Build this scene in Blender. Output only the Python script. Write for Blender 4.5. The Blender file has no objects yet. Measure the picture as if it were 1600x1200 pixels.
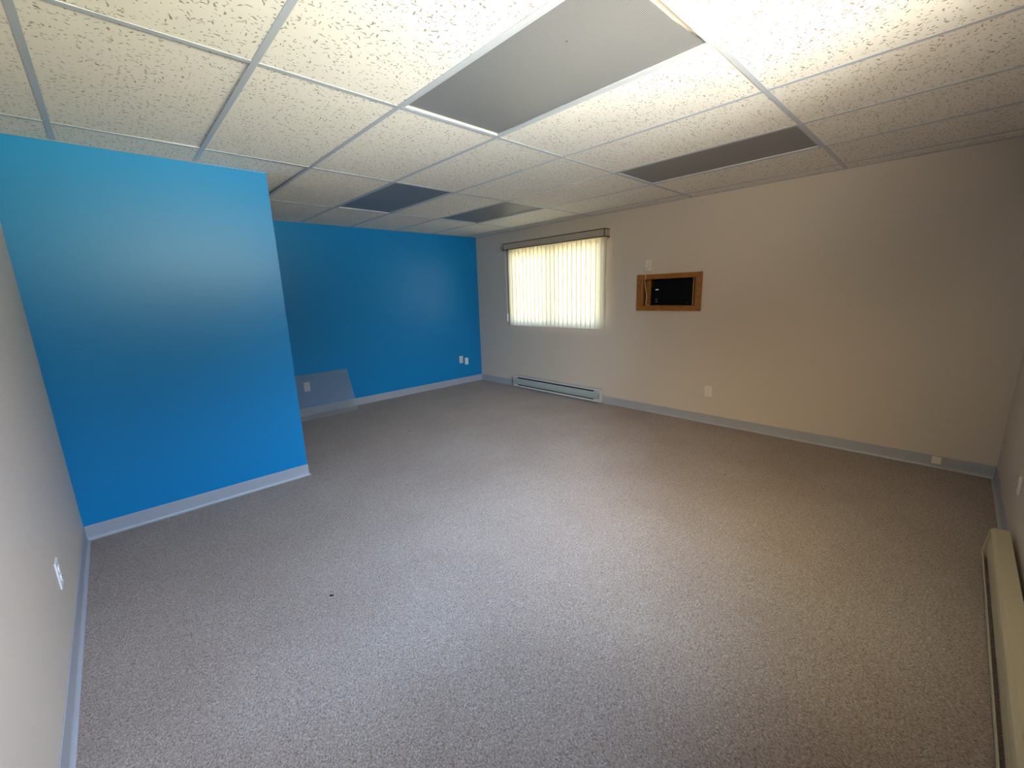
import bpy, bmesh, math, random
from mathutils import Vector, Matrix
random.seed(7)
S = bpy.context.scene
COL = S.collection
PI = math.pi

# ------------------------------------------------------------------ dimensions
XR = 5.787          # front wall (behind the photographer's right shoulder)
YL = -4.759         # left wall
H = 2.30            # ceiling
XP, YP = 1.922, -3.454   # blue partition face and its free edge
HB = 0.095          # cove base height
A = [-4.491, -3.868, -3.260, -2.626, -2.039, -1.419, -0.830, -0.209]   # runner lines (y)
B = [4.688, 3.465, 2.240, 1.043]                                       # cross lines (x)

# ------------------------------------------------------------------ camera
cam_d = bpy.data.cameras.new('camera')
cam = bpy.data.objects.new('camera', cam_d)
COL.objects.link(cam)
S.camera = cam
cam_d.sensor_width = 36
cam_d.lens = 653.05 / 1600 * 36
cam_d.clip_start = 0.02
yaw, pitch, roll = 2.3858, -0.2128, -0.0308
fw = Vector((math.cos(yaw) * math.cos(pitch), math.sin(yaw) * math.cos(pitch), math.sin(pitch)))
rt = Vector((math.sin(yaw), -math.cos(yaw), 0))
up = rt.cross(fw)
r2 = rt * math.cos(roll) + up * math.sin(roll)
u2 = -rt * math.sin(roll) + up * math.cos(roll)
M = Matrix((r2, u2, -fw)).transposed().to_4x4()
M.translation = Vector((5.439, -4.431, 1.4125))
cam.matrix_world = M

# ------------------------------------------------------------------ world, sun, window daylight
S.view_settings.view_transform = 'Standard'
S.view_settings.look = 'None'
S.view_settings.gamma = 1
S.view_settings.use_curve_mapping = False
S.view_settings.exposure = 0.0
w = bpy.data.worlds.new('world')
S.world = w
w.use_nodes = True
nt = w.node_tree
sky = nt.nodes.new('ShaderNodeTexSky')
sky.sky_type = 'NISHITA'
sky.sun_disc = False
sky.sun_elevation = math.radians(49)
sky.sun_rotation = math.radians(17)
nt.nodes['Background'].inputs[1].default_value = 1.3
nt.links.new(sky.outputs[0], nt.nodes['Background'].inputs[0])

def lamp(name, kind, energy, color, loc=(0, 0, 0), direction=None, **kw):
    d = bpy.data.lights.new(name, kind)
    d.energy = energy
    d.color = color
    for k, v in kw.items():
        setattr(d, k, v)
    o = bpy.data.objects.new(name, d)
    COL.objects.link(o)
    o.location = loc
    if direction is not None:
        o.rotation_euler = Vector(direction).to_track_quat('-Z', 'Y').to_euler()
    return o

lamp('sun', 'SUN', 64, (1.0, 0.92, 0.76), direction=(-0.5, -0.3, -1.0), angle=math.radians(0.6))
# area lights added for the front window's daylight; directions and colours fitted to room tones
WY0, WY1, WZ0, WZ1 = -4.45, -2.35, 1.26, 2.18
wc = (XR + 0.02, (WY0 + WY1) / 2, (WZ0 + WZ1) / 2)
WS = WY1 - WY0
# azimuth off the window's normal, elevation (negative = downwards, positive = upwards), spread, height, W, colour
for az, el, sp, sy, en, colr in (
        (-50, -24, 64, 0.45, 10.5, (0.86, 0.86, 1.0)),
        (-8, -42, 64, 0.45, 24.0, (0.42, 0.66, 0.97)),
        (30, -24, 64, 0.45, 28.0, (0.68, 0.81, 0.97)),
        (62, -45, 64, 0.45, 8.5, (1.0, 0.97, 0.66)),
        (62, -24, 64, 0.45, 8.0, (1.0, 0.66, 0.30)),
        (62, 24, 64, 0.45, 15.5, (1.0, 0.87, 0.68)),
        (-10, 15, 44, 0.40, 11.5, (1.0, 0.97, 0.74)),
        (20, 15, 46, 0.40, 10.5, (0.74, 0.87, 1.0))):
    ra, re_ = math.radians(az), math.radians(el)
    lamp('window_daylight', 'AREA', en, colr, wc,
         (-math.cos(ra) * math.cos(re_), math.sin(ra) * math.cos(re_), math.sin(re_)),
         shape='RECTANGLE', size=WS, size_y=sy, spread=math.radians(sp))

# ------------------------------------------------------------------ materials
class NT:
    def __init__(s, name):
        s.m = bpy.data.materials.new(name)
        s.m.use_nodes = True
        s.t = s.m.node_tree
        s.p = s.t.nodes['Principled BSDF']
        s.out = s.t.nodes['Material Output']
    def n(s, kind, **kw):
        nd = s.t.nodes.new('ShaderNode' + kind)
        for k, v in kw.items():
            if k.startswith('i_'):
                key = k[2:]
                key = int(key) if key.isdigit() else key
                nd.inputs[key].default_value = v
            else:
                setattr(nd, k, v)
        return nd
    def l(s, a, b):
        s.t.links.new(a, b)
    def co(s, out='Object', scale=None):
        tc = s.n('TexCoord')
        if scale is None:
            return tc.outputs[out]
        mp = s.n('Mapping')
        mp.inputs['Scale'].default_value = scale
        s.l(tc.outputs[out], mp.inputs[0])
        return mp.outputs[0]
    def math(s, op, a, b=None, c=None):
        nd = s.n('Math', operation=op)
        for i, v in enumerate((a, b, c)):
            if v is None:
                continue
            if isinstance(v, (int, float)):
                nd.inputs[i].default_value = v
            else:
                s.l(v, nd.inputs[i])
        return nd.outputs[0]
    def mix(s, fac, a, b):
        nd = s.n('Mix', data_type='RGBA')
        for sock, v in ((nd.inputs[0], fac), (nd.inputs[6], a), (nd.inputs[7], b)):
            if isinstance(v, (int, float)):
                sock.default_value = v
            elif isinstance(v, tuple):
                sock.default_value = (*v, 1)
            else:
                s.l(v, sock)
        return nd.outputs[2]
    def bump(s, h, strength=0.3, dist=0.001):
        b = s.n('Bump')
        b.inputs['Strength'].default_value = strength
        b.inputs['Distance'].default_value = dist
        s.l(h, b.inputs['Height'])
        s.l(b.outputs[0], s.p.inputs['Normal'])
    def base(s, c, rough=0.6, spec=0.4):
        if isinstance(c, tuple):
            s.p.inputs['Base Color'].default_value = (*c, 1)
        else:
            s.l(c, s.p.inputs['Base Color'])
        s.p.inputs['Roughness'].default_value = rough
        s.p.inputs['Specular IOR Level'].default_value = spec

def paint(name, c, rough=0.45, spec=0.4, orange=0.25):
    k = NT(name)
    n1 = k.n('TexNoise', i_Scale=1.3, i_Detail=3.0)
    k.l(k.co(), n1.inputs['Vector'])
    dark = tuple(v * 0.96 for v in c)
    k.base(k.mix(n1.outputs[0], dark, c), rough, spec)
    n2 = k.n('TexNoise', i_Scale=160.0, i_Detail=2.0)
    k.l(k.co(), n2.inputs['Vector'])
    k.bump(n2.outputs[0], orange, 0.0006)
    return k.m

def plain(name, c, rough=0.5, spec=0.4, metal=0.0, nscale=60.0, var=0.06, bump=0.05):
    k = NT(name)
    n1 = k.n('TexNoise', i_Scale=nscale, i_Detail=3.0)
    k.l(k.co(), n1.inputs['Vector'])
    k.base(k.mix(n1.outputs[0], tuple(v * (1 - var) for v in c), c), rough, spec)
    k.p.inputs['Metallic'].default_value = metal
    k.bump(n1.outputs[0], bump, 0.0005)
    return k.m

def carpet_mat():
    k = NT('carpet')
    co = k.co(scale=(1, 1, 1))
    n1 = k.n('TexNoise', i_Scale=125.0, i_Detail=6.0, i_Roughness=0.8)
    mp = k.n('Mapping')
    mp.inputs['Rotation'].default_value = (0, 0, 0.9)
    mp.inputs['Scale'].default_value = (1.0, 1.7, 1)
    k.l(co, mp.inputs[0])
    k.l(mp.outputs[0], n1.inputs['Vector'])
    r1 = k.n('ValToRGB')
    r1.color_ramp.elements[0].position = 0.36
    r1.color_ramp.elements[0].color = (0.115, 0.088, 0.078, 1)
    r1.color_ramp.elements[1].position = 0.66
    r1.color_ramp.elements[1].color = (0.51, 0.40, 0.35, 1)
    k.l(n1.outputs[0], r1.inputs[0])
    # coloured flecks
    v = k.n('TexVoronoi', i_Scale=190.0)
    k.l(co, v.inputs['Vector'])
    sep = k.n('SeparateColor')
    k.l(v.outputs['Color'], sep.inputs[0])
    fl = k.math('GREATER_THAN', sep.outputs[0], 0.88)
    c1 = k.mix(k.math('MULTIPLY', fl, 0.5), r1.outputs[0], (0.10, 0.075, 0.07))
    fl2 = k.math('GREATER_THAN', sep.outputs[1], 0.9)
    c2 = k.mix(k.math('MULTIPLY', fl2, 0.4), c1, (0.50, 0.46, 0.46))
    # broad soiling
    n3 = k.n('TexNoise', i_Scale=1.6, i_Detail=4.0)
    k.l(co, n3.inputs['Vector'])
    r3 = k.n('ValToRGB')
    r3.color_ramp.elements[0].position = 0.35
    r3.color_ramp.elements[0].color = (0.90, 0.87, 0.86, 1)
    r3.color_ramp.elements[1].position = 0.65
    r3.color_ramp.elements[1].color = (1, 1, 1, 1)
    k.l(n3.outputs[0], r3.inputs[0])
    mu = k.n('Mix', data_type='RGBA', blend_type='MULTIPLY')
    mu.inputs[0].default_value = 1
    k.l(c2, mu.inputs[6]); k.l(r3.outputs[0], mu.inputs[7])
    k.base(mu.outputs[2], 0.95, 0.1)
    k.p.inputs['Sheen Weight'].default_value = 0.15
    k.bump(n1.outputs[0], 0.7, 0.006)
    return k.m

def tile_mat():
    k = NT('fissured_tile')
    base = (0.88, 0.84, 0.76)
    oi = k.n('ObjectInfo')
    tc = k.n('TexCoord')
    off = k.n('VectorMath', operation='SCALE')
    cmb = k.n('CombineXYZ')
    k.l(oi.outputs['Random'], cmb.inputs[0]); k.l(oi.outputs['Random'], cmb.inputs[1])
    k.l(cmb.outputs[0], off.inputs[0]); off.inputs['Scale'].default_value = 37.0
    add = k.n('VectorMath', operation='ADD')
    k.l(tc.outputs['Object'], add.inputs[0]); k.l(off.outputs[0], add.inputs[1])
    flat = k.n('VectorMath', operation='MULTIPLY')
    k.l(add.outputs[0], flat.inputs[0]); flat.inputs[1].default_value = (1, 1, 0)
    # bend the space so that the fissures curl
    nb = k.n('TexNoise', i_Scale=45.0, i_Detail=1.0)
    k.l(flat.outputs[0], nb.inputs['Vector'])
    sb = k.n('VectorMath', operation='SCALE'); sb.inputs['Scale'].default_value = 0.020
    k.l(nb.outputs['Color'], sb.inputs[0])
    bent = k.n('VectorMath', operation='ADD')
    k.l(flat.outputs[0], bent.inputs[0]); k.l(sb.outputs[0], bent.inputs[1])
    def marks(scale, lx, ly, keep, shift):
        sh = k.n('VectorMath', operation='ADD'); sh.inputs[1].default_value = (shift, shift * 2, 0)
        k.l(bent.outputs[0], sh.inputs[0])
        v = k.n('TexVoronoi', voronoi_dimensions='2D', i_Scale=scale)
        k.l(sh.outputs[0], v.inputs['Vector'])
        d = k.n('VectorMath', operation='SUBTRACT')
        sc = k.n('VectorMath', operation='SCALE'); sc.inputs['Scale'].default_value = 1.0
        k.l(sh.outputs[0], sc.inputs[0])
        k.l(sc.outputs[0], d.inputs[0]); k.l(v.outputs['Position'], d.inputs[1])
        sep = k.n('SeparateColor'); k.l(v.outputs['Color'], sep.inputs[0])
        rot = k.n('VectorRotate', rotation_type='Z_AXIS')
        k.l(d.outputs[0], rot.inputs['Vector'])
        k.l(k.math('MULTIPLY', sep.outputs[0], 2.6), rot.inputs['Angle'])
        s2 = k.n('VectorMath', operation='DIVIDE'); s2.inputs[1].default_value = (lx, ly, 1)
        k.l(rot.outputs[0], s2.inputs[0])
        ln = k.n('VectorMath', operation='LENGTH'); k.l(s2.outputs[0], ln.inputs[0])
        size = k.math('ADD', k.math('MULTIPLY', sep.outputs[2], 0.8), 0.45)
        m = k.n('MapRange', interpolation_type='SMOOTHSTEP')
        k.l(k.math('DIVIDE', ln.outputs['Value'], size), m.inputs[0])
        m.inputs[1].default_value = 0.6; m.inputs[2].default_value = 1.15
        m.inputs[3].default_value = 1; m.inputs[4].default_value = 0
        return k.math('MULTIPLY', m.outputs[0], k.math('LESS_THAN', sep.outputs[1], keep))
    worm = marks(38.0, 0.0115, 0.0026, 0.46, 0.0)
    pin = marks(48.0, 0.0038, 0.0030, 0.55, 3.3)
    mk = k.math('MAXIMUM', worm, pin)
    n1 = k.n('TexNoise', i_Scale=3.0, i_Detail=4.0)
    k.l(flat.outputs[0], n1.inputs['Vector'])
    c0 = k.mix(n1.outputs[0], tuple(v * 0.95 for v in base), base)
    k.base(k.mix(k.math('MULTIPLY', mk, 0.80), c0, (0.27, 0.22, 0.16)), 0.9, 0.15)
    n2 = k.n('TexNoise', i_Scale=170.0, i_Detail=3.0)
    k.l(flat.outputs[0], n2.inputs['Vector'])
    hgt = k.math('SUBTRACT', k.math('MULTIPLY', n2.outputs[0], 0.25), mk)
    k.bump(hgt, 0.6, 0.003)
    return k.m

def wood_mat():
    k = NT('oak_casing')
    co = k.co(scale=(1, 1, 1))
    wv = k.n('TexNoise', i_Scale=14.0, i_Detail=5.0)
    mp = k.n('Mapping'); mp.inputs['Scale'].default_value = (1.2, 6, 9)
    k.l(co, mp.inputs[0]); k.l(mp.outputs[0], wv.inputs['Vector'])
    r = k.n('ValToRGB')
    r.color_ramp.elements[0].position = 0.3; r.color_ramp.elements[0].color = (0.22, 0.085, 0.013, 1)
    r.color_ramp.elements[1].position = 0.7; r.color_ramp.elements[1].color = (0.38, 0.155, 0.024, 1)
    k.l(wv.outputs[0], r.inputs[0])
    k.base(r.outputs[0], 0.35, 0.5)
    k.bump(wv.outputs[0], 0.15, 0.001)
    return k.m

def slat_mat():
    k = NT('blind_slat_fabric')
    n1 = k.n('TexNoise', i_Scale=90.0, i_Detail=4.0)
    mp = k.n('Mapping'); mp.inputs['Scale'].default_value = (1, 1, 0.35)
    k.l(k.co(), mp.inputs[0]); k.l(mp.outputs[0], n1.inputs['Vector'])
    c = k.mix(n1.outputs[0], (0.70, 0.64, 0.50), (0.86, 0.81, 0.68))
    k.base(c, 0.8, 0.2)
    tr = k.n('BsdfTranslucent')
    k.l(k.mix(n1.outputs[0], (0.86, 0.80, 0.62), (0.92, 0.88, 0.74)), tr.inputs[0])
    mx = k.n('MixShader'); mx.inputs[0].default_value = 0.50
    k.l(k.p.outputs[0], mx.inputs[1]); k.l(tr.outputs[0], mx.inputs[2])
    k.l(mx.outputs[0], k.out.inputs[0])
    return k.m

def lens_mat():
    # grey prismatic acrylic over unlit tubes
    k = NT('prismatic_lens')
    co = k.co()
    mp = k.n('Mapping'); mp.inputs['Rotation'].default_value = (0, 0, PI / 4)
    mp.inputs['Scale'].default_value = (1, 1, 0)
    k.l(co, mp.inputs[0])
    sx = k.n('SeparateXYZ'); k.l(mp.outputs[0], sx.inputs[0])
    f = 2 * PI / 0.0085
    a = k.math('SINE', k.math('MULTIPLY', sx.outputs[0], f))
    b = k.math('SINE', k.math('MULTIPLY', sx.outputs[1], f))
    h = k.math('MULTIPLY', a, b)
    c = k.mix(k.math('MULTIPLY_ADD', h, 0.5, 0.5), (0.07, 0.071, 0.076), (0.33, 0.333, 0.345))
    k.base(c, 0.38, 0.5)
    k.bump(h, 0.12, 0.001)
    return k.m

def panel_mat():
    k = NT('loose_lens_acrylic')
    n1 = k.n('TexNoise', i_Scale=8.0, i_Detail=3.0)
    k.l(k.co(), n1.inputs['Vector'])
    k.base(k.mix(n1.outputs[0], (0.86, 0.90, 0.93), (0.94, 0.96, 0.97)), 0.25, 0.5)
    k.p.inputs['Transmission Weight'].default_value = 1.0
    k.p.inputs['IOR'].default_value = 1.18
    df = k.n('BsdfDiffuse'); df.inputs[0].default_value = (0.50, 0.53, 0.57, 1)
    mx = k.n('MixShader'); mx.inputs[0].default_value = 0.20
    k.l(k.p.outputs[0], mx.inputs[1]); k.l(df.outputs[0], mx.inputs[2])
    k.l(mx.outputs[0], k.out.inputs[0])
    return k.m

def glass_mat():
    k = NT('window_glass')
    k.base((1, 1, 1), 0.0, 0.5)
    k.p.inputs['IOR'].default_value = 1.45
    tr = k.n('BsdfTransparent'); tr.inputs[0].default_value = (0.93, 0.96, 0.95, 1)
    k.p.inputs['Base Color'].default_value = (0.02, 0.02, 0.02, 1)
    fr = k.n('Fresnel'); fr.inputs[0].default_value = 1.45
    mx = k.n('MixShader')
    k.l(fr.outputs[0], mx.inputs[0])
    k.l(tr.outputs[0], mx.inputs[1]); k.l(k.p.outputs[0], mx.inputs[2])
    k.l(mx.outputs[0], k.out.inputs[0])
    return k.m

M_BEIGE = paint('beige_wall_paint', (0.60, 0.53, 0.45), 0.5, 0.35)
M_BLUE = paint('blue_wall_paint', (0.002, 0.215, 0.50), 0.36, 0.36)
M_CARPET = carpet_mat()
M_TILE = tile_mat()
M_GRID = plain('white_grid_steel', (0.50, 0.53, 0.575), 0.4, 0.5)
M_COVE = plain('grey_vinyl_cove', (0.38, 0.395, 0.44), 0.4, 0.5, nscale=6, var=0.12)
M_WOOD = wood_mat()
M_SLAT = slat_mat()
M_VAL = plain('valance_vinyl', (0.42, 0.37, 0.30), 0.6, 0.3)
M_VALEDGE = plain('valance_brown_edge', (0.07, 0.04, 0.02), 0.5, 0.3)
M_LENS = lens_mat()
M_PANEL = panel_mat()
M_GLASS = glass_mat()
M_CREAM = plain('fixture_cream_enamel', (0.85, 0.80, 0.66), 0.35, 0.5)
M_IVORY = plain('ivory_plastic', (0.72, 0.68, 0.58), 0.35, 0.5)
M_WHITE = plain('white_plastic', (0.80, 0.80, 0.79), 0.35, 0.5)
M_DARK = plain('dark_slot', (0.012, 0.012, 0.013), 0.5, 0.3)
M_BLACK = plain('black_plastic', (0.003, 0.003, 0.004), 0.6, 0.12)
M_HEAT = plain('heater_enamel', (0.52, 0.53, 0.52), 0.35, 0.5)
M_HEATF = plain('heater_front_enamel', (0.36, 0.41, 0.40), 0.35, 0.5)
M_HEATC = plain('cream_heater_enamel', (0.45, 0.385, 0.27), 0.4, 0.4)
M_CORD = plain('beige_cord', (0.60, 0.50, 0.38), 0.5, 0.4)
M_BLUEC = plain('blue_painted_cord', (0.03, 0.22, 0.48), 0.45, 0.5)
M_CONC = plain('outdoor_gravel', (0.50, 0.43, 0.29), 0.9, 0.1, nscale=2, var=0.2)
M_ROOF = plain('roof_board', (0.50, 0.44, 0.32), 0.9, 0.1)
M_LINT = plain('black_lint', (0.01, 0.01, 0.01), 0.9, 0.1)
M_FRAMEW = plain('window_frame_vinyl', (0.75, 0.74, 0.70), 0.4, 0.4)
M_STEEL = plain('screw_steel', (0.55, 0.54, 0.50), 0.3, 0.5, metal=0.8)

# ------------------------------------------------------------------ geometry helpers
def bm_box(bm, x0, x1, y0, y1, z0, z1):
    vs = [bm.verts.new(p) for p in ((x0, y0, z0), (x1, y0, z0), (x1, y1, z0), (x0, y1, z0),
                                    (x0, y0, z1), (x1, y0, z1), (x1, y1, z1), (x0, y1, z1))]
    for f in ((0, 3, 2, 1), (4, 5, 6, 7), (0, 1, 5, 4), (1, 2, 6, 5), (2, 3, 7, 6), (3, 0, 4, 7)):
        bm.faces.new([vs[i] for i in f])

def boxes(*bs):
    bm = bmesh.new()
    for b in bs:
        bm_box(bm, *b)
    return bm

def prism(pts, axis, a0, a1):
    """extrude a 2D outline along an axis; pts are (u, v) in the other two axes in order"""
    bm = bmesh.new()
    def P(u, v, a):
        return {'x': (a, u, v), 'y': (u, a, v), 'z': (u, v, a)}[axis]
    v0 = [bm.verts.new(P(u, v, a0)) for u, v in pts]
    v1 = [bm.verts.new(P(u, v, a1)) for u, v in pts]
    n = len(pts)
    bm.faces.new(v0[::-1]); bm.faces.new(v1)
    for i in range(n):
        bm.faces.new((v0[i], v0[(i + 1) % n], v1[(i + 1) % n], v1[i]))
    bmesh.ops.recalc_face_normals(bm, faces=bm.faces)
    return bm

def tube(pts, r, seg=8):
    bm = bmesh.new()
    rings = []
    pts = [Vector(p) for p in pts]
    for i, p in enumerate(pts):
        t = (pts[min(i + 1, len(pts) - 1)] - pts[max(i - 1, 0)]).normalized()
        a = t.orthogonal().normalized() if i == 0 else (a - t * a.dot(t)).normalized()
        b = t.cross(a)
        rings.append([bm.verts.new(p + (a * math.cos(2 * PI * k / seg) + b * math.sin(2 * PI * k / seg)) * r) for k in range(seg)])
    for i in range(len(rings) - 1):
        for k in range(seg):
            bm.faces.new((rings[i][k], rings[i][(k + 1) % seg], rings[i + 1][(k + 1) % seg], rings[i + 1][k]))
    bm.faces.new(rings[0][::-1]); bm.faces.new(rings[-1])
    bmesh.ops.recalc_face_normals(bm, faces=bm.faces)
    for f in bm.faces:
        f.smooth = True
    return bm

def smooth_path(pts, n=6):
    pts = [Vector(p) for p in pts]
    P = [pts[0]] + pts + [pts[-1]]
    out = []
    for i in range(1, len(P) - 2):
        for k in range(n):
            t = k / n
            a, b, c, d = P[i - 1], P[i], P[i + 1], P[i + 2]
            out.append(0.5 * ((2 * b) + (c - a) * t + (2 * a - 5 * b + 4 * c - d) * t * t + (3 * b - a - 3 * c + d) * t ** 3))
    out.append(pts[-1])
    return out

def bevel(bm, w, seg=2):
    bmesh.ops.recalc_face_normals(bm, faces=bm.faces)
    bmesh.ops.bevel(bm, geom=list(bm.edges), offset=w, segments=seg, affect='EDGES', profile=0.6, clamp_overlap=True)
    return bm

def obj(name, bm, mat, parent=None, kind=None, label=None, loc=None):
    me = bpy.data.meshes.new(name)
    bm.to_mesh(me); bm.free()
    me.materials.append(mat)
    o = bpy.data.objects.new(name, me)
    COL.objects.link(o)
    if parent:
        o.parent = parent
    if loc:
        o.location = loc
    if kind:
        o['kind'] = kind
    if label:
        o['label'] = label
    return o

def thing(name, label, cat, loc=(0, 0, 0), rotz=0, group=None):
    o = bpy.data.objects.new(name, None)
    COL.objects.link(o)
    o.empty_display_size = 0.05
    o.location = loc
    o.rotation_euler = (0, 0, rotz)
    o['label'] = label
    o['category'] = cat
    if group:
        o['group'] = group
    return o

def struct(name, bm, mat, label):
    return obj(name, bm, mat, None, 'structure', label)

# ------------------------------------------------------------------ room shell
T = 0.14
struct('floor', boxes((-T, XR + T, YL - T, T, -0.12, 0.0)), M_CARPET, 'speckled pinkish grey carpet over the whole floor')
struct('wall_left', boxes((0, XR, YL - T, YL, 0, 2.7)), M_BEIGE, 'pale greige painted wall along the left edge of the photo')
struct('wall_back', boxes((-T, 0, YL - T, T, 0, 2.7)), M_BLUE, 'far wall painted deep blue')

def wall_with_holes(axis, c0, c1, u0, u1, holes):
    """holes = [(ua, ub, za, zb)], wall slab between c0..c1"""
    us = sorted({u0, u1} | {h[0] for h in holes} | {h[1] for h in holes})
    zs = sorted({0.0, 2.7} | {h[2] for h in holes} | {h[3] for h in holes})
    bm = bmesh.new()
    for i in range(len(us) - 1):
        for j in range(len(zs) - 1):
            um, zm = (us[i] + us[i + 1]) / 2, (zs[j] + zs[j + 1]) / 2
            if any(h[0] < um < h[1] and h[2] < zm < h[3] for h in holes):
                continue
            if axis == 'x':
                bm_box(bm, us[i], us[i + 1], c0, c1, zs[j], zs[j + 1])
            else:
                bm_box(bm, c0, c1, us[i], us[i + 1], zs[j], zs[j + 1])
    bmesh.ops.remove_doubles(bm, verts=bm.verts, dist=1e-5)
    # drop the doubled faces inside the slab
    seen = {}
    for f in bm.faces:
        seen.setdefault(tuple(sorted(v.index for v in f.verts)), []).append(f)
    bm.verts.index_update()
    seen = {}
    for f in bm.faces:
        seen.setdefault(tuple(sorted(v.index for v in f.verts)), []).append(f)
    bmesh.ops.delete(bm, geom=[f for fs in seen.values() if len(fs) > 1 for f in fs], context='FACES')
    return bm

BW = (0.81, 2.43, 0.972, 2.02)          # blinds window opening
AC = (2.935, 3.560, 1.228, 1.530)       # timber-lined recess
struct('wall_right', wall_with_holes('x', 0, T, 0, XR, [BW, AC]), M_BEIGE,
       'beige painted wall with the blind window and wood-framed recess')
struct('wall_front', wall_with_holes('y', XR, XR + T, YL - T, T, [(WY0, WY1, WZ0, WZ1)]), M_BEIGE,
       'beige painted wall at the right edge of the photo')
struct('wall_partition', boxes((XP - 0.12, XP, YL, YP, 0, H + 0.02)), M_BLUE,
       'bright blue partition wall jutting in from the left')
# roof over the ceiling void; unseen eaves sized to keep direct sun out
struct('roof', boxes((-0.6, XR + 1.0, YL - 0.6, 0.62, 2.70, 2.85)), M_ROOF, 'roof slab above the ceiling void')
struct('ground', boxes((-30, 36, T + 0.001, 30, -0.25, -0.15), (XR + T + 0.001, 36, -30, T, -0.25, -0.15)), M_CONC, 'paved ground outside the windows')

# ceiling: void deck + perimeter angle + grid + tiles
ceil = struct('ceiling', boxes((0, XR, YL, 0, 2.62, 2.66)), M_ROOF, 'suspended ceiling of fissured white tiles in a white metal grid')
FL = 0.012
ys_all = [YL] + A + [0.0]
xs_all = [0.0] + B[::-1] + [XR]
def tee(x0, x1, y0, y1, along):
    if along == 'x':
        ym = (y0 + y1) / 2
        return boxes((x0, x1, y0, y1, H, H + 0.002), (x0, x1, ym - 0.001, ym + 0.001, H + 0.002, H + 0.032))
    xm = (x0 + x1) / 2
    return boxes((x0, x1, y0, y1, H, H + 0.002), (xm - 0.001, xm + 0.001, y0, y1, H + 0.002, H + 0.032))
for y in A:
    for seg in ((0.002, XR - 0.002),):
        obj('main_runner', tee(seg[0], seg[1], y - FL, y + FL, 'x'), M_GRID, ceil)
for x in B:
    for i in range(len(ys_all) - 1):
        y0, y1 = ys_all[i] + (FL if i else 0.002), ys_all[i + 1] - (FL if i < len(ys_all) - 2 else 0.002)
        obj('cross_tee', tee(x - FL, x + FL, y0 + 0.0005, y1 - 0.0005, 'y'), M_GRID, ceil)
def angle(x0, x1, y0, y1, along, side):
    if along == 'x':
        yy = (y0, y0 + 0.002) if side < 0 else (y1 - 0.002, y1)
        return boxes((x0, x1, y0, y1, H - 0.001, H + 0.001), (x0, x1, yy[0], yy[1], H + 0.001, H + 0.022))
    xx = (x0, x0 + 0.002) if side < 0 else (x1 - 0.002, x1)
    return boxes((x0, x1, y0, y1, H - 0.001, H + 0.001), (xx[0], xx[1], y0, y1, H + 0.001, H + 0.022))
obj('wall_angle', angle(0, XR, -0.022, -0.0005, 'x', 1), M_GRID, ceil)
obj('wall_angle', angle(0, XR, YL + 0.0005, YL + 0.022, 'x', -1), M_GRID, ceil)
obj('wall_angle', angle(0.0005, 0.022, YL + .022, -0.022, 'y', -1), M_GRID, ceil)
obj('wall_angle', angle(XR - 0.022, XR - 0.0005, YL + .022, -0.022, 'y', 1), M_GRID, ceil)
obj('wall_angle', boxes((XP + 0.0005, XP + 0.014, YL + .022, YP + 0.014, H - 0.002, H - 0.0005),
                        (XP - 0.12, XP + 0.0005, YP + 0.0005, YP + 0.014, H - 0.002, H - 0.0005)), M_GRID, ceil)

# cells: rows between A lines (0 = wall..A0, k = A[k-1]..A[k]), columns between B lines (0 = back wall..B3 ...)
light_cells = {(3, 3): 'L1', (6, 3): 'L2', (4, 1): 'L3', (6, 1): 'L4'}
# tiles that sit a little askew (corner lifted), as the dark slivers in the photo show
askew = {(1, 2): (0.0, 0.012), (1, 3): (-0.0, -0.010), (2, 1): (0.006, 0.010), (0, 1): (0, 0.004), (3, 4): (0.004, 0.0)}
for j in range(len(xs_all) - 1):
    for i in range(len(ys_all) - 1):
        if (i, j) in light_cells:
            continue
        x0, x1, y0, y1 = xs_all[j] + 0.004, xs_all[j + 1] - 0.004, ys_all[i] + 0.004, ys_all[i + 1] - 0.004
        cx, cy = (x0 + x1) / 2, (y0 + y1) / 2
        hx, hy = (x1 - x0) / 2, (y1 - y0) / 2
        bm = boxes((-hx, hx, -hy, hy, 0, 0.015))
        o = obj('ceiling_tile', bm, M_TILE, ceil, loc=(cx, cy, H + 0.0025))
        t = askew.get((i, j), (random.uniform(-1, 1) * 0.0008, random.uniform(-1, 1) * 0.0015))
        o.rotation_euler = (t[1], t[0], 0)
        o.location.z += abs(t[1]) * hy + abs(t[0]) * hx

# coves
def cove_profile(sgn=1):
    # (offset from wall, z)
    return [(0, 0), (0.016, 0), (0.016, 0.0025), (0.008, 0.006), (0.004, 0.014), (0.0032, 0.03), (0.0032, HB - 0.002), (0.002, HB), (0, HB)]
def cove(name, axis, wall, sgn, a0, a1, label, m0=0, m1=0):
    """mitred cove base; m0/m1: +1 shortens with offset (inside corner), -1 lengthens (outside corner)"""
    pts = cove_profile()
    bm = bmesh.new()
    e = []
    for a, m, s in ((a0, m0, 1), (a1, m1, -1)):
        ring = []
        for d, z in pts:
            aa = a + s * m * d
            ring.append(bm.verts.new((wall + sgn * d, aa, z) if axis == 'y' else (aa, wall + sgn * d, z)))
        e.append(ring)
    n = len(pts)
    bm.faces.new(e[0]); bm.faces.new(e[1][::-1])
    for i in range(n):
        bm.faces.new((e[0][i], e[0][(i + 1) % n], e[1][(i + 1) % n], e[1][i]))
    bmesh.ops.recalc_face_normals(bm, faces=bm.faces)
    return struct(name, bm, M_COVE, label)
g = 0.0004
cove('baseboard_right', 'x', -g, -1, 0.0, XR, 'grey vinyl cove base along the beige wall', 1, 1)
cove('baseboard_back', 'y', g, 1, YL, 0.0, 'grey vinyl cove base along the far blue wall', 1, 1)
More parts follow.
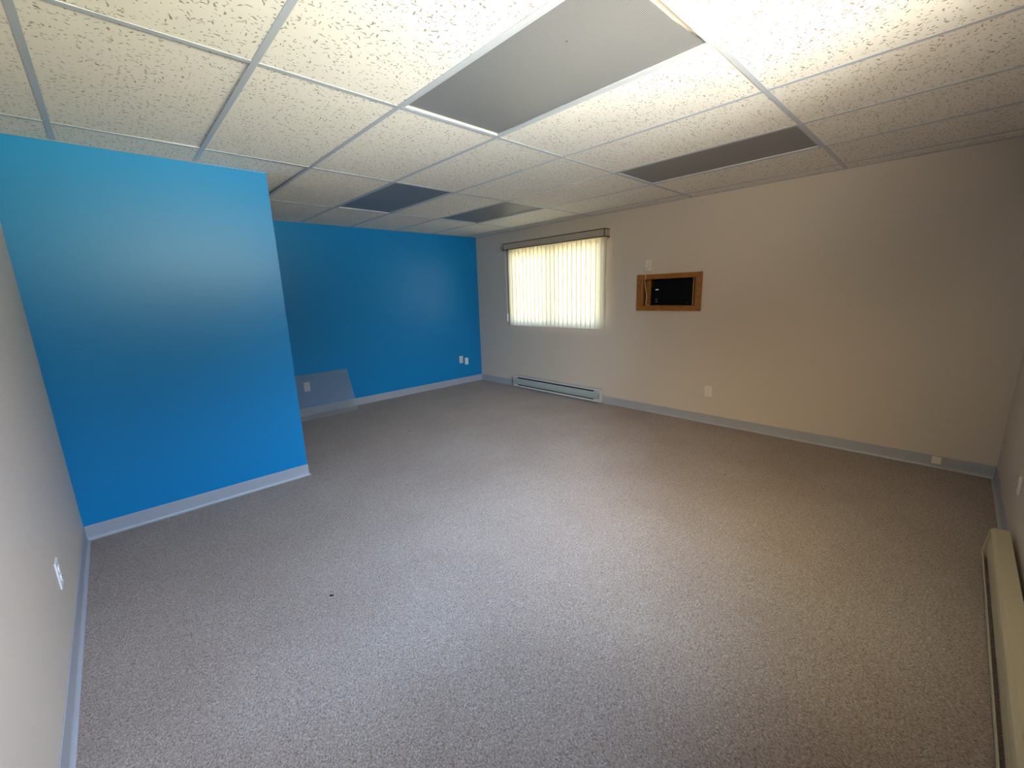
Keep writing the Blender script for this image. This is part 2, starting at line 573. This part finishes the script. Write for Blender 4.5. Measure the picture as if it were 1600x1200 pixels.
cove('baseboard_front', 'y', XR - g, -1, YL, 0.0, 'grey vinyl cove base along the right-edge wall', 1, 1)
cove('baseboard_left', 'x', YL + g, 1, XP, XR, 'grey vinyl cove base along the left-edge wall', 1, 1)
cove('baseboard_partition', 'y', XP + g, 1, YL, YP, 'grey vinyl cove base along the blue partition', 1, -1)
cove('baseboard_end', 'x', YP + g, 1, XP - 0.12, XP, 'grey vinyl cove base on the partition end', 0, -1)

# ------------------------------------------------------------------ windows
def window(name, axis, c, o, label):
    ua, ub, za, zb = o
    root = None
    fw_ = 0.034
    def bx(u0, u1, d0, d1, z0, z1):
        return (u0, u1, c + d0, c + d1, z0, z1) if axis == 'x' else (c + d0, c + d1, u0, u1, z0, z1)
    e = 0.001
    frame = boxes(bx(ua + e, ua + fw_, 0.08, 0.13, za + e, zb - e), bx(ub - fw_, ub - e, 0.08, 0.13, za + e, zb - e),
                  bx(ua + fw_, ub - fw_, 0.08, 0.13, za + e, za + fw_), bx(ua + fw_, ub - fw_, 0.08, 0.13, zb - fw_, zb - e),
                  bx((ua + ub) / 2 - 0.02, (ua + ub) / 2 + 0.02, 0.085, 0.125, za + fw_, zb - fw_))
    root = struct(name, frame, M_FRAMEW, label)
    mid = (ua + ub) / 2
    obj('pane', boxes(bx(ua + fw_, mid - 0.02, 0.100, 0.104, za + fw_, zb - fw_)), M_GLASS, root)
    obj('pane', boxes(bx(mid + 0.02, ub - fw_, 0.108, 0.112, za + fw_, zb - fw_)), M_GLASS, root)
    return root
window('window_1', 'x', 0.0, BW, 'sliding window behind the vertical blind')
window('window_2', 'y', XR, (WY0, WY1, WZ0, WZ1), 'sliding window in the front wall')

# ------------------------------------------------------------------ vertical blind
bl = thing('vertical_blind', 'cream vertical blind with valance, drawn closed over the window', 'blind', (0.79, 0, 0.94))
def W(bm, root):
    bmesh.ops.translate(bm, verts=bm.verts, vec=-Vector(root.location))
    return bm
VX0, VX1 = 0.758, 2.497
VY, VZ0, VZ1 = -0.112, 2.034, 2.118
val = obj('valance', W(boxes((VX0, VX1, VY, VY + 0.004, VZ0, VZ1),
                             (VX0, VX0 + 0.004, VY + 0.004, -0.002, VZ0, VZ1),
                             (VX1 - 0.004, VX1, VY + 0.004, -0.002, VZ0, VZ1)), bl), M_VAL, bl)
tr = boxes(*[(VX0 - 0.002, VX1 + 0.002, VY - 0.003, VY + 0.006, z - 0.005, z + 0.005) for z in (VZ0, VZ1)],
           *[(VX1 - 0.006, VX1 + 0.003, VY + 0.006, -0.002, z - 0.005, z + 0.005) for z in (VZ0, VZ1)],
           *[(VX0 - 0.003, VX0 + 0.006, VY + 0.006, -0.002, z - 0.005, z + 0.005) for z in (VZ0, VZ1)],
           (VX1 - 0.004, VX1 + 0.004, VY - 0.004, VY + 0.004, VZ0, VZ1),
           (VX0 - 0.004, VX0 + 0.002, VY - 0.004, VY + 0.004, VZ0, VZ1))
obj('edge_trim', W(tr, bl), M_VALEDGE, val, label='dark brown edge trim of the valance')
obj('head_rail', W(boxes((VX0 + 0.02, VX1 - 0.02, -0.085, -0.045, 2.06, 2.10)), bl), M_WHITE, bl)
for xb in (1.0, 1.62, 2.25):
    obj('bracket', W(boxes((xb, xb + 0.03, VY + 0.005, -0.001, 2.121, 2.125), (xb, xb + 0.03, -0.003, -0.001, 2.09, 2.121)), bl), M_STEEL, bl)
NS = 23
pitch_s = (2.452 - 0.835) / (NS - 1)
zt, zb_ = 2.055, 0.945
slat_mesh = None
for k in range(NS):
    xs_ = 0.835 + k * pitch_s
    if slat_mesh is None:
        bm = bmesh.new()
        nseg = 6
        wv = 0.0445
        zz = [0.0, 0.03, 0.034, zt - zb_]
        rows = []
        for z in zz:
            row = []
            for q in range(nseg + 1):
                u = -wv + 2 * wv * q / nseg
                bow = 0.003 * (1 - (u / wv) ** 2)
                row.append(bm.verts.new((u, -bow, z)))
            rows.append(row)
        for a_ in range(len(zz) - 1):
            for q in range(nseg):
                f = bm.faces.new((rows[a_][q], rows[a_][q + 1], rows[a_ + 1][q + 1], rows[a_ + 1][q]))
                f.smooth = True
        bm_w = bm
        o = obj('slat', bm, M_SLAT, bl)
        o.data.materials[0] = M_SLAT
        slat_mesh = o.data
    else:
        o = bpy.data.objects.new('slat', slat_mesh)
        COL.objects.link(o)
        o.parent = bl
    o.location = (xs_ - bl.location[0], -0.052, zb_ - bl.location[2])
    ang = math.radians(-4 + random.uniform(-1.5, 1.5))
    if k == NS - 1:
        ang = math.radians(-4)
    if k == 0:
        ang = math.radians(-4)
    o.rotation_euler = (0, 0, ang)
obj('draw_cord', W(tube([(0.806, -0.118, 2.04), (0.808, -0.117, 1.6), (0.810, -0.116, 1.12)], 0.0018, 6), bl), M_WHITE, bl)
obj('cord_weight', W(tube([(0.810, -0.116, 1.125), (0.810, -0.116, 1.10), (0.811, -0.116, 1.03), (0.811, -0.116, 1.005)], 0.010, 10), bl), M_WHITE, bl)
for k in range(1):
    cpts = []
    for q in range(NS * 4 + 1):
        u = q / 4
        cpts.append((0.80 + u * pitch_s, -0.045, 0.955 - 0.006 * abs(math.sin(PI * u))))
    obj('bottom_chain', W(tube(cpts[:NS * 4 - 4], 0.0013, 5), bl), M_WHITE, bl)

# ------------------------------------------------------------------ ceiling lights
def troffer(name_label, i, j, gap_end=False):
    x0, x1 = xs_all[j] + FL + 0.001, xs_all[j + 1] - FL - 0.001
    y0, y1 = ys_all[i] + FL + 0.001, ys_all[i + 1] - FL - 0.001
    cx, cy = (x0 + x1) / 2, (y0 + y1) / 2
    r = thing('ceiling_light', name_label, 'ceiling light', (cx, cy, H), group='recessed ceiling lights with grey lenses')
    hx, hy = (x1 - x0) / 2, (y1 - y0) / 2
    f = 0.009
    z0 = 0.0005
    obj('frame', boxes((-hx, hx, -hy, -hy + f, z0, z0 + 0.006), (-hx, hx, hy - f, hy, z0, z0 + 0.006),
                       (-hx, -hx + f, -hy + f, hy - f, z0, z0 + 0.006), (hx - f, hx, -hy + f, hy - f, z0, z0 + 0.006)), M_GRID, r)
    obj('housing', boxes((-hx, hx, -hy, -hy + 0.002, 0.0065, 0.11), (-hx, hx, hy - 0.002, hy, 0.0065, 0.11),
                         (-hx, -hx + 0.002, -hy, hy, 0.0065, 0.11), (hx - 0.002, hx, -hy, hy, 0.0065, 0.11),
                         (-hx, hx, -hy, hy, 0.11, 0.112),
                         (-hx + 0.002, -hx + 0.030, -hy + 0.002, hy - 0.002, 0.014, 0.016),
                         (hx - 0.045, hx - 0.002, -hy + 0.002, hy - 0.002, 0.014, 0.016)), M_CREAM, r)
    # lens: slightly sagging sheet
    bm = bmesh.new()
    nx, ny = 16, 8
    ex0, ex1 = -hx + (0.022 if gap_end else f * 0.8), hx - (0.012 if gap_end else f * 0.8)
    grid = []
    for a in range(nx + 1):
        row = []
        for b in range(ny + 1):
            u = a / nx; v = b / ny
            x = ex0 + (ex1 - ex0) * u
            if gap_end:
                x -= 0.030 * (1 - math.exp(-(1 - v) * 4.5)) * u ** 3
            y = -hy + f * 0.8 + (2 * hy - f * 1.6) * v
            z = 0.0085
            row.append(bm.verts.new((x, y, z)))
        grid.append(row)
    for a in range(nx):
        for b in range(ny):
            bm.faces.new((grid[a][b], grid[a][b + 1], grid[a + 1][b + 1], grid[a + 1][b]))
    ret = bmesh.ops.extrude_face_region(bm, geom=list(bm.faces))
    bmesh.ops.translate(bm, verts=[e for e in ret['geom'] if isinstance(e, bmesh.types.BMVert)], vec=(0, 0, 0.003))
    bmesh.ops.recalc_face_normals(bm, faces=bm.faces)
    ln = obj('lens', bm, M_LENS, r, label='grey prismatic lens')
    return r, ln
L1, ln1 = troffer('largest grey-lens ceiling light, nearest the camera, lens bowed off one end', 3, 3, True)
troffer('grey-lens ceiling light near the beige wall above the wooden recess', 6, 3)
troffer('bluish grey-lens ceiling light just past the blue partition corner', 4, 1)
troffer('small far ceiling light over the window end, lens half bluish', 6, 1)
o = obj('lens_mark', tube([(4.326 - L1.location[0], -3.053 - L1.location[1], 0.0060), (4.326 - L1.location[0], -3.053 - L1.location[1], 0.0068)], 0.0045, 8), plain('lens_dirt', (0.10, 0.10, 0.10)), ln1)

# ------------------------------------------------------------------ wood framed recess with black appliance
fr = thing('wooden_frame', 'orange-brown wooden frame lining the rectangular wall recess', 'frame', (3.247, 0, 1.18))
X0, X1, Z0, Z1 = 2.884, 3.612, 1.178, 1.574
c = 0.050
def mitre(p):  # frame board as a prism in xz extruded in y
    return prism(p, 'y', -0.019, -0.0005)
obj('casing_board', W(mitre([(X0, Z1), (X1, Z1), (X1 - c, Z1 - c), (X0 + c, Z1 - c)]), fr), M_WOOD, fr)
obj('casing_board', W(mitre([(X0, Z0), (X0 + c, Z0 + c), (X1 - c, Z0 + c), (X1, Z0)]), fr), M_WOOD, fr)
obj('casing_board', W(mitre([(X0, Z0), (X0, Z1), (X0 + c, Z1 - c), (X0 + c, Z0 + c)]), fr), M_WOOD, fr)
obj('casing_board', W(mitre([(X1, Z0), (X1 - c, Z0 + c), (X1 - c, Z1 - c), (X1, Z1)]), fr), M_WOOD, fr)
ax0, ax1, az0, az1 = AC[0] + 0.0005, AC[1] - 0.0005, AC[2] + 0.0005, AC[3] - 0.0005
D_ = 0.42
M_W2 = M_WOOD
obj('jamb', W(boxes((ax0, ax0 + 0.018, 0.0, D_, az0, az1)), fr), M_W2, fr)
obj('jamb', W(boxes((ax1 - 0.018, ax1, 0.0, D_, az0, az1)), fr), M_W2, fr)
obj('jamb', W(boxes((ax0 + 0.018, ax1 - 0.018, 0.0, D_, az0, az0 + 0.008)), fr), M_W2, fr)
obj('jamb', W(boxes((ax0 + 0.018, ax1 - 0.018, 0.0, D_, az1 - 0.008, az1)), fr), M_W2, fr)
obj('back_panel', W(boxes((ax0, ax1, D_, D_ + 0.01, az0, az1)), fr), M_W2, fr)
M_WOODD = plain('dark_brown_wood', (0.075, 0.026, 0.008), 0.4, 0.4, nscale=30, var=0.3)  # darker brown than the casing, for the inner stop strips
M_WOODL = plain('pale_pine', (0.42, 0.26, 0.12), 0.5, 0.3, nscale=30, var=0.2)
zi0, zi1 = az0 + 0.008, az1 - 0.008
obj('stop', W(boxes((ax0 + 0.018, ax0 + 0.034, 0.020, 0.034, zi0, zi1)), fr), M_WOODD, fr, label='dark brown stop strip')
obj('stop', W(boxes((ax1 - 0.040, ax1 - 0.018, 0.020, 0.034, zi0, zi1)), fr), M_WOODD, fr, label='dark brown stop strip')
obj('filler_strip', W(boxes((ax0 + 0.018, 3.008, 0.068, 0.080, zi0, zi1)), fr), M_WOOD, fr)
obj('filler_strip', W(boxes((3.493, ax1 - 0.018, 0.055, 0.067, zi0, zi1)), fr), M_WOODL, fr, label='pale pine filler strip')

az = AC[2] + 0.009
ap = thing('black_appliance', 'black boxy appliance pushed into the wood-framed recess', 'appliance', (3.26, 0.09, az))
obj('body', bevel(boxes((-0.230, 0.228, 0.0, 0.27, 0.0, 0.278)), 0.006), M_BLACK, ap)
obj('side_flap', bevel(boxes((-0.250, -0.2305, -0.010, 0.03, 0.0, 0.200)), 0.003), M_BLACK, ap)
obj('door', bevel(boxes((-0.222, 0.222, -0.012, -0.0005, 0.006, 0.272)), 0.004), M_BLACK, ap)
obj('badge', bevel(boxes((-0.197, -0.160, -0.0145, -0.0125, 0.164, 0.177)), 0.0008, 1), M_WHITE, ap, label='small white badge on the black front')
M_LG = plain('grey_print', (0.22, 0.24, 0.23), 0.4)
obj('button', bevel(boxes((-0.196, -0.168, -0.0145, -0.0125, 0.062, 0.068)), 0.0008, 1), M_LG, ap)
obj('button', bevel(boxes((-0.190, -0.172, -0.0145, -0.0125, 0.034, 0.044)), 0.0008, 1), M_LG, ap)
obj('door_print', boxes((0.150, 0.185, -0.0128, -0.0118, 0.020, 0.026)), plain('dark_blue_print', (0.03, 0.03, 0.10), 0.4), ap)

# ------------------------------------------------------------------ electrical plates
def outlet(label, loc, rotz, group='wall outlets', socket=True, w=0.07, h=0.115, mat=None, cat='outlet', name='wall_outlet', dark=False):
    """local frame: plate faces -Y, origin at the wall at plate centre"""
    mat = mat or M_IVORY
    r = thing(name, label, cat, loc, rotz, group)
    obj('plate', bevel(boxes((-w / 2, w / 2, -0.006, -0.0003, -h / 2, h / 2)), 0.002), mat, r)
    if socket:
        for z in (0.0195, -0.0195):
            pts = [(0.0165 * math.cos(t) , z + max(-0.0135, min(0.0135, 0.0165 * math.sin(t)))) for t in [2 * PI * q / 20 for q in range(20)]]
            s = obj('receptacle', prism(pts, 'y', -0.0095, -0.006), mat, r)
            obj('slots', boxes((-0.0075, -0.0055, -0.0101, -0.0096, z + 0.000, z + 0.008), (0.0055, 0.0075, -0.0101, -0.0096, z + 0.000, z + 0.007),
                               (-0.002, 0.002, -0.0101, -0.0096, z - 0.0085, z - 0.0045)), M_DARK, s)
        obj('screw', tube([(0, -0.006, 0), (0, -0.0075, 0)], 0.003, 8), M_STEEL, r)
    return r
outlet('ivory outlet high on the beige wall above the wooden frame', (3.010, 0, 1.675), 0)
outlet('ivory outlet low on the beige wall right of the long heater', (3.747, 0, 0.348), 0)
outlet('white outlet on the left-edge wall near the blue partition', (3.034, YL, 0.345), PI, mat=M_WHITE)
outlet('ivory outlet on the right-edge wall above the cream heater', (XR, -1.15, 0.37), -PI / 2)
outlet('ivory outlet on the far blue wall, higher of the pair', (0, -0.421, 0.395), PI / 2)
outlet('white outlet on the far blue wall, blurred behind the leaning panel', (0, -2.80, 0.36), PI / 2, mat=M_WHITE)
# blank surface boxes
def jack(label, loc, rotz, w, h, d, mat):
    r = thing('phone_jack', label, 'phone jack', loc, rotz)
    obj('box', bevel(boxes((-w / 2, w / 2, -d, -0.0003, -h / 2, h / 2)), 0.004), mat, r)
    obj('cover_rim', bevel(boxes((-w / 2 + 0.004, w / 2 - 0.004, -d - 0.0015, -d - 0.0002, -h / 2 + 0.004, h / 2 - 0.004)), 0.0006, 1), mat, r)
    return r
jack('white surface phone jack on the far blue wall, lower of the pair', (0, -0.322, 0.358), PI / 2, 0.060, 0.108, 0.022, M_WHITE)
jack('small cream phone jack mounted on the cove base near the right corner', (5.484, -0.0040, 0.063), 0, 0.054, 0.054, 0.026, M_IVORY)
t = thing('telephone_cable', 'thin blue-painted cable running down the far wall to the base', 'cable', (0, -0.432, 0.1))
obj('cable_run', W(tube(smooth_path([(0.004, -0.428, 0.336), (0.005, -0.432, 0.28), (0.0045, -0.433, 0.2), (0.0045, -0.436, 0.10)]), 0.0042, 6), t), M_BLUEC, t)
obj('clip', W(bevel(boxes((0.0005, 0.009, -0.442, -0.424, 0.215, 0.223)), 0.001, 1), t), M_BLUEC, t)

# plug and cord hanging into the recess
pc = thing('power_cord', 'beige power cord plugged in above the frame, hanging into the recess', 'cord', (2.99, -0.01, 1.655))
obj('plug', W(bevel(boxes((2.978, 3.006, -0.036, -0.0104, 1.640, 1.672)), 0.004), pc), M_IVORY, pc)
obj('cable', W(tube(smooth_path([(2.990, -0.030, 1.642), (2.992, -0.034, 1.615), (3.000, -0.030, 1.585), (2.994, -0.028, 1.55), (2.984, -0.025, 1.50),
                                 (2.992, -0.020, 1.43), (3.004, -0.012, 1.36), (3.000, -0.006, 1.30), (2.990, 0.005, 1.250), (2.988, 0.030, 1.2415), (3.0, 0.05, 1.2415)]), 0.0036, 8), pc), M_CORD, pc)

# ------------------------------------------------------------------ baseboard heaters
def heater(label, loc, rotz, L, mat_case, mat_front, lip=0.0):
    """local: back on wall at y=0, front towards -y, x from 0 to L, z from 0"""
    r = thing('baseboard_heater', label, 'heater', loc, rotz)
    hh, dd = 0.170, 0.062
    E_ = 0.075
    obj('back_plate', boxes((0.002, L - 0.002, -0.004, -0.0005, 0.0, hh)), mat_case, r)
    # top hood: sloping lip
    obj('top_hood', prism([(-0.004, hh), (-0.004, hh - 0.002), (-dd + 0.012, hh - 0.004), (-dd, hh - 0.016), (-dd - 0.001, hh - 0.014), (-dd + 0.010, hh)], 'x', 0.002, L - 0.002), mat_case, r)
    # front panel, curved
    pts = [(-dd + 0.004, 0.042), (-dd - 0.001, 0.048), (-dd - 0.003, 0.08), (-dd + 0.001, 0.112), (-dd + 0.010, 0.134),
           (-dd + 0.012, 0.133), (-dd + 0.003, 0.111), (-dd - 0.001, 0.08), (-dd + 0.001, 0.049)]
    obj('front_panel', prism(pts, 'x', E_ * 0.2, L - E_ * 0.2), mat_front, r)
    obj('lower_rail', prism([(-dd - lip, 0.004), (-dd - 0.001 - lip, 0.022), (-dd + 0.003 - lip, 0.030), (-dd + 0.006 - lip, 0.020), (-dd + 0.006 - lip, 0.004)], 'x', 0.002, L - 0.002), mat_case, r)
    obj('heating_element', tube([(0.06, -0.030, 0.075), (L - 0.06, -0.030, 0.075)], 0.018, 8), M_DARK, r)
    obj('inner_shade', boxes((0.01, L - 0.01, -0.012, -0.0045, 0.01, hh - 0.006)), M_DARK, r)  # near-black sheet that paints in the shade inside the case
    for x0, x1, ex in ((0.0, 0.006, 0.045), (L - 0.006, L, -0.085)):
        obj('end_cap', prism([(-0.0005, 0.0), (-dd - 0.004 - lip, 0.0), (-dd - 0.004 - lip, 0.035), (-dd - 0.004, hh - 0.018), (-dd + 0.010, hh + 0.001), (-0.0005, hh + 0.001)], 'x', x0, x1), mat_case, r)
        xa, xb = (x1, x1 + ex) if ex > 0 else (x0 + ex, x0)
        obj('upper_cover', boxes((xa, xb, -dd + 0.004, -0.006, 0.130, hh - 0.016)), mat_case, r)
        obj('lower_cover', boxes((xa, xb, -dd + 0.001, -0.01, 0.022, 0.045)), mat_case, r)
    return r
heater('long grey-green baseboard heater on the beige wall under the window', (0.862, -0.0175, 0.012), 0, 1.578, M_HEAT, M_HEATF)
h2 = heater('cream baseboard heater at the right edge on the near side', (XR - 0.0175, -1.36, 0.008), -PI / 2, 1.9, M_HEATC, M_HEATC, 0.012)
h2['group'] = ''
del h2['group']

# ------------------------------------------------------------------ loose lens panel leaning on the blue wall
th = math.atan2(0.243, 0.515)
pl = thing('acrylic_panel', 'translucent grey acrylic light panel leaning against the far blue wall', 'panel', (0.248, -2.895, 0.0))
bm = bmesh.new()
bm_box(bm, -0.0015, 0.0015, -0.605, 0.605, 0.0, 0.565)
sheet = obj('sheet', bm, M_PANEL, pl)
sheet.rotation_euler = (0, -th + 0.012, 0)
sheet.location = (0.0, 0, 0.0015)

# ------------------------------------------------------------------ bits on the carpet
def scrap(label, loc, s, seed, ry):
    rnd = random.Random(seed)
    bm = bmesh.new()
    bmesh.ops.create_icosphere(bm, subdivisions=2, radius=1.0)
    for v in bm.verts:
        k = 0.8 + 0.4 * rnd.random()
        v.co = Vector((v.co.x * s * k, v.co.y * s * 0.42 * k, (v.co.z + 1) * s * 0.22 * k))
    o = obj('lint_scrap', bm, M_LINT)
    o.location = loc; o.rotation_euler = (0, 0, ry)
    o['label'] = label; o['category'] = 'scrap'
    return o
scrap('tiny black scrap lying on the near carpet towards the left', (3.520, -3.874, 0.0), 0.011, 1, 0.9)
scrap('faint dark fleck on the carpet before the low beige-wall outlet', (4.375, -1.204, 0.0), 0.009, 2, 2.3)
scrap('faint dark fleck on the carpet between partition and far wall', (1.552, -2.301, 0.0), 0.010, 3, 0.3)
